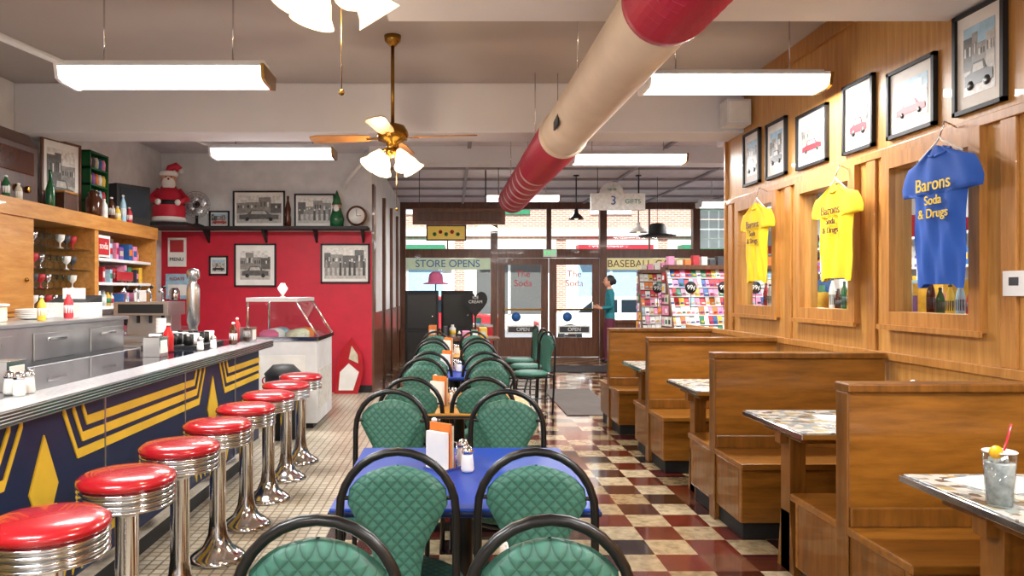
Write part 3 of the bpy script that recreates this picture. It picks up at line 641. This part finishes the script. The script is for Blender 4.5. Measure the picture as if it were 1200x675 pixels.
for k,(y,m,h) in enumerate(((7.5,pal[7],.2),(7.66,brownb,.24),(7.8,pal[3],.16),(7.93,pal[10],.3),(8.08,pal[1],.18))): bottle(-3.6,y,T,m,'spirit_bottle',h,.035)
b=B('small_television'); b.box(-.2,.12,-.22,.22,.0,.46,blackm); b.box(.12,.125,-.18,.18,.1,.42,mat('screen','#2c3238',.1)); b.done(.02,(-3.75,8.36,T),-.5)
b=B('santa_figure')
b.lathe([(.16,0),(.2,.05),(.21,.2),(.17,.38),(.09,.5)],(0,0,0),redw,24); b.lathe([(.2,.02),(.225,.05),(.2,.09)],(0,0,0),paper,24); b.lathe([(.2,.24),(.205,.27),(.195,.3)],(0,0,0),blackm,24)
b.sph((0,0,.58),.1,skin); b.sph((0,-.07,.52),(.085,.05,.1),paper); b.lathe([(.11,.63),(.12,.66),(.105,.69)],(0,0,0),paper,20); b.tube([(0,0,.68),(.02,0,.74),(.08,0,.77),(.13,0,.72)],.05,redw,12); b.sph((.15,0,.7),.035,paper)
for s in (-1,1): b.tube([(s*.12,0,.44),(s*.22,-.06,.32),(s*.12,-.17,.27)],.045,redw,10); b.sph((s*.12,-.18,.27),.04,paper)
b.sph((0,-.105,.58),.015,redv)
for s in (-1,1): b.sph((s*.035,-.09,.61),.01,black)
b.done(0,(-3.73,9.55,2.291),.3)
b=B('wall_shelf'); b.box(X0,-1.15,9.82,10.097,2.25,2.29,blackm)
for x in (-3.4,-2.6,-1.9,-1.25): b.prism([(x,9.85,2.25),(x,10.097,2.25),(x,10.097,2.08)],(.03,0,0),blackm)
b.box(X0,-3.4,9.25,9.82,2.25,2.29,blackm); b.done()
def frameS(x0,x1,z0,z1,y,style,m=.05):
    b=B('framed_photo'); pframe(b,((x0+x1)/2,y,(z0+z1)/2),'S',x1-x0,z1-z0,m,style); b.done()
frameS(-3.04,-2.32,2.291,2.8,10.07,0); frameS(-2.19,-1.63,2.291,2.76,10.07,2); frameS(-3.03,-2.45,1.47,2.07,10.098,0,.08); frameS(-1.83,-1.15,1.52,2.07,10.098,2); frameS(-3.38,-3.12,1.63,1.9,10.098,1,.04); frameS(-3.36,-3.08,2.291,2.52,10.04,1,.03)
b=B('desk_fan'); b.lathe([(.1,0),(.1,.02),(.02,.05),(.02,.16)],(0,.04,0),blackm,18)
for r in (.05,.1,.15,.18): b.tube([(r*math.cos(a),-.02,.3+r*math.sin(a)) for a in [i*math.pi/12 for i in range(25)]],.004,chrome,6)
for i in range(16):
    a=i*math.pi/8; b.tube([(.02*math.cos(a),-.03,.3+.02*math.sin(a)),(.18*math.cos(a),-.01,.3+.18*math.sin(a))],.003,chrome,5)
for i in range(4):
    a=i*math.pi/2+.4; b.sph((.08*math.cos(a),.01,.3+.08*math.sin(a)),(.06,.008,.06),steel)
b.cyl((0,0,.3),(0,.09,.3),.05,blackm); b.done(0,(-3.5,9.92,2.291),.2)
b=B('cola_bottle'); b.lathe([(.04,0),(.045,.1),(.035,.16),(.042,.24),(.015,.36),(.018,.42)],(0,0,0),brownb,14); b.done(0,(-2.25,9.93,2.291))
b=B('gnome_ornament'); b.lathe([(.09,0),(.1,.1),(.06,.25)],(0,0,0),darkg,16); b.sph((0,0,.28),.06,skin,12); b.lathe([(.07,.3),(.04,.4),(.004,.5)],(0,0,0),darkg,14); b.sph((0,-.05,.24),(.04,.03,.06),paper,10); b.done(0,(-1.58,9.93,2.291))
b=B('mantel_clock'); b.lathe([(.14,0),(.14,.05)],(0,.03,.15),dkwood,28,R); b.lathe([(.11,0),(.11,.005)],(0,-.022,.15),paper,28,R); b.box(-.004,.004,-.03,-.027,.15,.24,black); b.box(0,.06,-.03,-.027,.146,.154,black); b.box(-.08,.08,-.02,.03,0,.03,dkwood); b.done(0,(-1.31,9.95,2.291))
# freezer
b=B('ice_cream_freezer')
b.box(-2.1,-1.38,7.4,8.3,.06,.9,white); b.box(-2.05,-1.43,7.45,8.25,0,.06,blackm); b.box(-2.12,-1.36,7.38,8.32,.9,.94,chrome)
for P4 in ([(-1.38,7.42,.94),(-1.38,8.27,.94),(-1.6,8.27,1.3),(-1.6,7.42,1.3)],[(-2.1,7.41,.94),(-1.38,7.41,.94),(-1.6,7.41,1.3),(-2.1,7.41,1.3)],[(-2.1,8.27,.94),(-1.38,8.27,.94),(-1.6,8.27,1.3),(-2.1,8.27,1.3)]): b.raw(P4,[(0,1,2,3)],clear)
for y in (7.41,8.27): b.tube([(-1.37,y,.94),(-1.6,y,1.31)],.01,chrome); b.tube([(-2.09,y,.94),(-2.09,y,1.31)],.012,chrome)
b.box(-2.1,-1.58,7.38,8.3,1.3,1.34,white)
for i in range(3):
    for j in range(2): b.lathe([(.1,.90),(.1,.97),(.06,1.0),(.001,1.01)],(-1.92+j*.27,7.6+i*.27,0),[pink,pal[11],paper,pal[11],pal[10],pal[9]][i*2+j],16)
b.box(-1.378,-1.37,7.5,8.2,.2,.6,pal[0]); b.box(-2.0,-1.5,7.39,7.4,.25,.75,paper); b.text('ICE\nCREAM',.12,TM((-1.75,7.386,.55),'S'),redv)
b.done(.008)
b=B('sundae_cup'); b.lathe([(.04,0),(.01,.02),(.05,.08),(.055,.1),(.02,.15)],(0,0,0),paper,14); b.done(0,(-1.8,7.7,1.341))
b=B('leaning_soda_sign'); b.prism([(-1.62,9.95,.0),(-1.3,9.95,.0),(-1.22,9.95,.3),(-1.24,9.95,.55),(-1.38,9.95,.78),(-1.52,9.95,.6),(-1.6,9.95,.3)],(0,.03,0),redv); b.prism([(-1.56,9.94,.05),(-1.36,9.94,.05),(-1.28,9.94,.3),(-1.42,9.94,.42),(-1.54,9.94,.3)],(0,.01,0),paper); b.prism([(-1.42,9.94,.48),(-1.29,9.94,.42),(-1.30,9.94,.54),(-1.38,9.94,.66)],(0,.01,0),pal[11]); b.done()
b=B('waste_bin'); b.lathe([(.15,0),(.17,.6),(.18,.62),(.1,.7)],(0,0,0),blackm,20); b.done(0,(-1.62,6.95,0))
b=B('blue_cooler'); b.box(-.2,.2,-.2,.2,0,.75,pal[2]); b.box(-.21,.21,-.21,.21,.75,.83,white); b.done(.01,(-2.1,6.4,0))
b=B('ceiling_conduit'); b.tube([(-2.9,3.4,2.93),(-2.6,4.9,2.93),(-2.55,5.0,2.93)],.025,white); b.cyl((-2.8,3.9,2.93),(-2.8,3.9,H),.012,white); b.done()
b=B('ceiling_conduit'); b.tube([(-2.95,7.2,3.1),(-2.55,7.5,2.93),(-2.4,7.5,2.92)],.02,white); b.cyl((-2.95,7.2,3.1),(-2.95,7.2,H),.02,white); b.done()
b=B('wall_bracket_pipe'); b.tube([(-1.5,9.95,2.85),(-1.25,9.9,3.15),(-1.15,9.9,H)],.03,white); b.tube([(-1.5,9.95,2.85),(-1.5,10.097,2.85)],.03,white); b.done()
# ---------------- far shop
b=B('black_display_cabinet'); b.box(-.27,.27,-.2,.2,0,1.42,blackm); b.box(-.24,.24,-.21,-.2,.8,1.36,black); b.box(-.24,.24,-.21,-.2,.1,.74,black); b.cyl((.18,-.2,1.0),(.18,-.24,1.0),.012,chrome); c_=b.done(.02,(-.5,12,0)); dup(c_,(.08,12.55,0))
b=B('heart_sign_stand'); b.cyl((0,0,0),(0,0,1.0),.015,black); b.lathe([(.14,0),(.14,.02),(.02,.04)],(0,0,0),black)
hp=[]
for i in range(28):
    t=2*math.pi*i/28; hp.append((.013*16*math.sin(t)**3*.95,0,1.22+.0155*(13*math.cos(t)-5*math.cos(2*t)-2*math.cos(3*t)-math.cos(4*t))))
b.prism(hp,(0,.03,0),blackm); b.text('ICE\nCREAM',.07,TM((0,-.004,1.27),'S'),paper); b.done(0,(.38,11.9,0))
b=B('candy_table'); b.box(-.5,.6,-.3,.3,.68,.72,dkwood)
for x in (-.46,.52):
    for y in (-.26,.22): b.box(x,x+.04,y,y+.04,0,.68,dkwood)
goods(b,-.45,.55,-.2,.2,(.72,),.08,.2,.9,'x',.3)
b.done(0,(.1,10.9,0))
b=B('window_display_toys'); goods(b,.0,.75,YF-.35,YF-.1,(.611,),.15,.4,.6,'x',.6); b.done()
b=B('trim_window_ledge'); b.box(-1.09,.82,YF-.45,YF-.04,.55,.61,dkwood); b.box(-1.09,.82,YF-.43,YF-.41,0,.55,dkwood); b.box(3.33,6.4,YF-.45,YF-.04,.74,.8,dkwood); b.box(3.33,6.4,YF-.43,YF-.41,0,.74,dkwood); b.done()
b=B('pink_hat'); b.lathe([(.26,0),(.26,.02),(.16,.04),(.14,.2),(.08,.26),(.001,.27)],(0,0,.95),pink,24); b.cyl((0,0,0),(0,0,.97),.015,black); b.lathe([(.1,0),(.1,.02)],(0,0,0),black); b.done(0,(-.35,15.26,.611))
b=B('red_popcorn_cart'); b.box(-.3,.3,-.25,.25,.15,.75,redv); b.box(-.3,.3,-.25,.25,.75,.8,chrome); b.lathe([(.15,-.02),(.15,.02)],(.2,-.27,.16),black,18,R); b.lathe([(.15,-.02),(.15,.02)],(-.2,-.27,.16),black,18,R)
b.box(-.3,-.27,-.25,-.22,0,.15,redv); b.box(.27,.3,.22,.25,0,.15,redv); b.box(-.3,-.27,.22,.25,0,.15,redv); b.box(.27,.3,-.25,-.22,0,.15,redv); b.box(-.2,.2,-.255,-.25,.3,.6,paper); b.done(.01,(.45,13.6,0))
b=B('hanging_wood_sign'); b.box(-.6,.8,10.95,11.05,2.42,2.66,dkwood); b.box(-.53,.73,10.94,10.95,2.47,2.61,radiow)
for x in (-.5,.7): b.cyl((x,11,2.66),(x,11,H),.006,black,n=6)
b.done(.01)
b=B('hanging_department_sign'); b.box(2.0,2.78,10.45,10.52,2.58,2.82,pal[7]); b.lathe([(.17,-.03),(.17,.03)],(2.3,10.485,2.82),pal[7],24,R); b.text('3',.18,TM((2.32,10.44,2.71),'S'),pal[2]); b.text('GIFTS',.09,TM((2.6,10.44,2.7),'S'),pal[4]); b.text('cards',.06,TM((2.3,10.44,2.88),'S'),pal[4])
for x in (2.1,2.7): b.cyl((x,10.485,2.8),(x,10.485,H),.005,black,n=6)
b.done()
def pend(x,y,z,m,name,r=.13):
    b=B(name); b.cyl((x,y,z+.15),(x,y,H),.01,black,n=6); b.lathe([(.03,z+.17),(.04,z+.1),(r*.8,z+.04),(r,z),(r*.9,z),(.03,z+.08)],(x,y,0),m,24); b.sph((x,y,z+.03),.04,bulb,10); b.lathe([(.05,H-.02),(.05,H)],(x,y,0),black,12); b.done()
pend(2.05,12,2.6,black,'pendant_lamp'); pend(3.08,12,2.38,paper,'pendant_lamp',.16); pend(.52,11.3,2.36,bulb,'pendant_lamp',.2)
b=B('hanging_black_hat'); b.lathe([(.3,2.33),(.31,2.35),(.15,2.38),(.14,2.5),(.1,2.55),(.001,2.56)],(3.45,12.2,0),blackm,28); b.cyl((3.45,12.2,2.55),(3.45,12.2,H),.004,black,n=6); b.done()
cards=[pal[7]]*4+[pal[0]]*2+[pal[5],pal[10],pal[11],pal[3],pal[1],pal[2],pal[4],pal[5],pal[9]]
def rack(name,loc,rot,L,n):
    b=B(name); b.box(0,L,-.02,.02,0,1.72,dkwood); b.box(0,L,-.5,0,0,.12,dkwood)
    for xx in (-.02,L): b.prism([(xx,-.5,0),(xx,.03,0),(xx,.03,1.75),(xx,-.08,1.75),(xx,-.5,.2)],(.02,0,0),dkwood)
    b.box(0,L,-.12,.02,1.72,1.78,dkwood)
    for k in range(n):
        z=.14+k*1.58/n; y=-.44+k*.40/n
        b.box(0,L,y,y+.05,z,z+.012,white); x=.01
        while x<L-.07:
            w=random.uniform(.055,.085); h=1.58/n*random.uniform(.85,1.0); m=random.choice(cards)
            b.prism([(x,y+.005,z+.012),(x+w,y+.005,z+.012),(x+w,y+.04,z+h),(x,y+.04,z+h)],(0,.005,0),m)
            m2=random.choice(pal); b.box(x+w*.2,x+w*.8,y+.0,y+.012,z+.04,z+h*.5,m2); x+=w+.005
    for k in range(9):
        for j in range(5):
            if -.45+j*.09> -.5+.42*(.3+k*.15)/1.55-.02:
                m=random.choice(cards); b.box(-.035,-.02,-.45+j*.09,-.375+j*.09,.3+k*.155,.43+k*.155,m); b.box(-.037,-.035,-.44+j*.09,-.385+j*.09,.33+k*.155,.39+k*.155,random.choice(pal))
    for i in range(int(L/.5)):
        x=.25+i*.5; b.lathe([(.085,0),(.085,.01)],(x,-.3,1.46),blackm,20,R); b.text('99¢',.09,TM((x,-.315,1.46),'S'),paper)
        b.cyl((x,-.305,1.15),(x,-.305,1.4),.004,black,n=5)
    for i in range(18):
        x=.03+i*(L-.1)/18; b.box(x,x+.09,-.09,-.01,1.78,1.78+random.uniform(.05,.14),random.choice(pal))
    b.done(0,loc,rot)
rack('greeting_card_rack',(3.0,10.3,0),.2,2.4,12); rack('greeting_card_rack',(3.2,12.5,0),0,2.2,11)
b=B('store_shelving'); 
for z in (.1,.5,.9,1.3,1.7,2.1): b.box(6.1,6.497,4.5,14.5,z,z+.03,white)
for y in (4.5,7,9.5,12,14.47): b.box(6.1,6.497,y,y+.03,0,2.2,white)
goods(b,6.15,6.45,4.6,14.4,(.13,.53,.93,1.33,1.73,2.13),.15,.32,.45)
b.done()
b=B('merchandise_counter'); b.box(4.2,6,3.95,4.35,0,.9,oak); goods(b,4.25,5.9,4.0,4.3,(.9,),.2,.5,.8,'x'); b.box(3.6,4.0,5.2,8.2,0,1.15,oak); goods(b,3.65,3.95,5.3,8.1,(1.15,),.15,.4,.7); b.done()
b=B('entrance_mat'); b.box(1.7,2.95,12.6,13.7,0,.012,blackm); b.done(); b=B('entrance_mat'); b.box(1.3,1.95,8.2,10.4,0,.01,mat('mat_grey','#5d5550',.9)); b.done()
# ---------------- person
def skin_mesh(pts,edges,rad,root=0,sub=2):
    me=bpy.data.meshes.new('sk'); me.from_pydata(pts,edges,[]); o=bpy.data.objects.new('sk',me); sc.collection.objects.link(o)
    o.modifiers.new('s','SKIN'); s=o.modifiers.new('ss','SUBSURF'); s.levels=sub; s.render_levels=sub
    for i,r in enumerate(rad):
        d=me.skin_vertices[0].data[i]; d.radius=r if hasattr(r,'__len__') else (r,r); d.use_root=(i==root)
    bpy.context.view_layer.update()
    m2=bpy.data.meshes.new_from_object(o.evaluated_get(bpy.context.evaluated_depsgraph_get())); bpy.data.objects.remove(o)
    return m2
b=B('woman_shopper')
P=[(0,0,.93),(0,0,1.1),(0,0,1.27),(0,.01,1.4),(0,0,1.46),(0,-.01,1.52)]; Rr=[(.15,.11),(.125,.095),(.15,.1),(.09,.07),(.05,.05),(.048,.048)]
E=[(0,1),(1,2),(2,3),(3,4),(4,5)]
for s in (-1,1):
    k=len(P); P+=[(s*.09,0,.84),(s*.1,-.01 if s>0 else -.05,.47),(s*.1,.02 if s>0 else -.03,.09),(s*.11,-.11 if s>0 else -.16,.035)]; Rr+=[.095,.078,.06,.035]; E+=[(0,k),(k,k+1),(k+1,k+2),(k+2,k+3)]
    k=len(P); P+=[(s*.16,0,1.37),(s*.215,.03,1.1),(s*.15,-.18,1.08),(s*.12,-.24,1.1)]; Rr+=[.058,.045,.03,(.035,.018)]; E+=[(3,k),(k,k+1),(k+1,k+2),(k+2,k+3)]
m2=skin_mesh(P,E,Rr)
for cond,mt in ((0,teal),(1,maroon),(2,skin),(3,blackm)):
    fs=[]
    for p in m2.polygons:
        c=p.center; k=2 if (c.z>1.455 or (c.y<-.165 and c.z>.9)) else (3 if c.z<.075 else (1 if c.z<.88 else 0))
        if k==cond: fs.append(tuple(p.vertices))
    used=sorted({v for f in fs for v in f}); mp={v:i for i,v in enumerate(used)}
    b.raw([m2.vertices[v].co for v in used],[tuple(mp[v] for v in f) for f in fs],mt,True)
for s in (-1,1):
    for j,L in enumerate((.06,.07,.075,.065)):
        z=1.085+j*.016; a=(s*.115,-.255,z)
        f=skin_mesh([a,(s*.1,-.255-L*.5,z),(s*.075,-.255-L*.8,z+.004),(s*.05,-.255-L*.85,z+.006)],[(0,1),(1,2),(2,3)],[.009,.008,.008,.006],0,1)
        b.raw([v.co for v in f.vertices],[tuple(p.vertices) for p in f.polygons],skin,True)
    f=skin_mesh([(s*.12,-.215,1.115),(s*.1,-.235,1.145),(s*.07,-.255,1.155)],[(0,1),(1,2)],[.011,.009,.007],0,1); b.raw([v.co for v in f.vertices],[tuple(p.vertices) for p in f.polygons],skin,True)
b.box(-.05,.05,-.335,-.325,1.07,1.2,paper)
b.sph((0,-.025,1.60),(.072,.09,.112),skin,20); b.lathe([(.016,0),(.01,.015),(.003,.03)],(0,-.112,1.59),skin,8,R)
for s in (-1,1): b.sph((s*.027,-.106,1.61),(.011,.006,.007),black,8); b.sph((s*.073,-.015,1.59),(.01,.018,.028),skin,8)
b.sph((0,-.106,1.55),(.022,.006,.006),redv,8)
b.sph((0,.012,1.625),(.085,.095,.108),hair,20); b.sph((0,.09,1.6),(.05,.045,.06),hair,12); b.lathe([(.06,1.39),(.075,1.42),(.055,1.46)],(0,.0,0),teal,16)
b.done(0,(3.08,14.2,0),math.radians(-95),recalc=False)
# ---------------- world, sun
w=bpy.data.worlds.new('World'); sc.world=w; w.use_nodes=True; nt=w.node_tree; bg=nt.nodes['Background']
sky=nt.nodes.new('ShaderNodeTexSky'); sky.sky_type='HOSEK_WILKIE'; sky.sun_direction=(-.3,-.6,.75); sky.turbidity=4
nt.links.new(sky.outputs[0],bg.inputs[0]); bg.inputs[1].default_value=2.4
l=bpy.data.lights.new('sun','SUN'); l.energy=6.5; l.angle=.02; o=bpy.data.objects.new('sun_light',l); sc.collection.objects.link(o); o.rotation_euler=(math.radians(48),0,math.radians(-20))
# ---------------- camera
cam=bpy.data.cameras.new('cam'); co=bpy.data.objects.new('camera',cam); sc.collection.objects.link(co)
co.location=(0,0,1.4); co.rotation_euler=(math.pi/2,0,0); cam.lens=25.5; cam.sensor_width=36; cam.shift_x=.0583; cam.shift_y=.00375; cam.clip_start=.05
sc.camera=co
sc.view_settings.view_transform='Standard'; sc.view_settings.exposure=.5
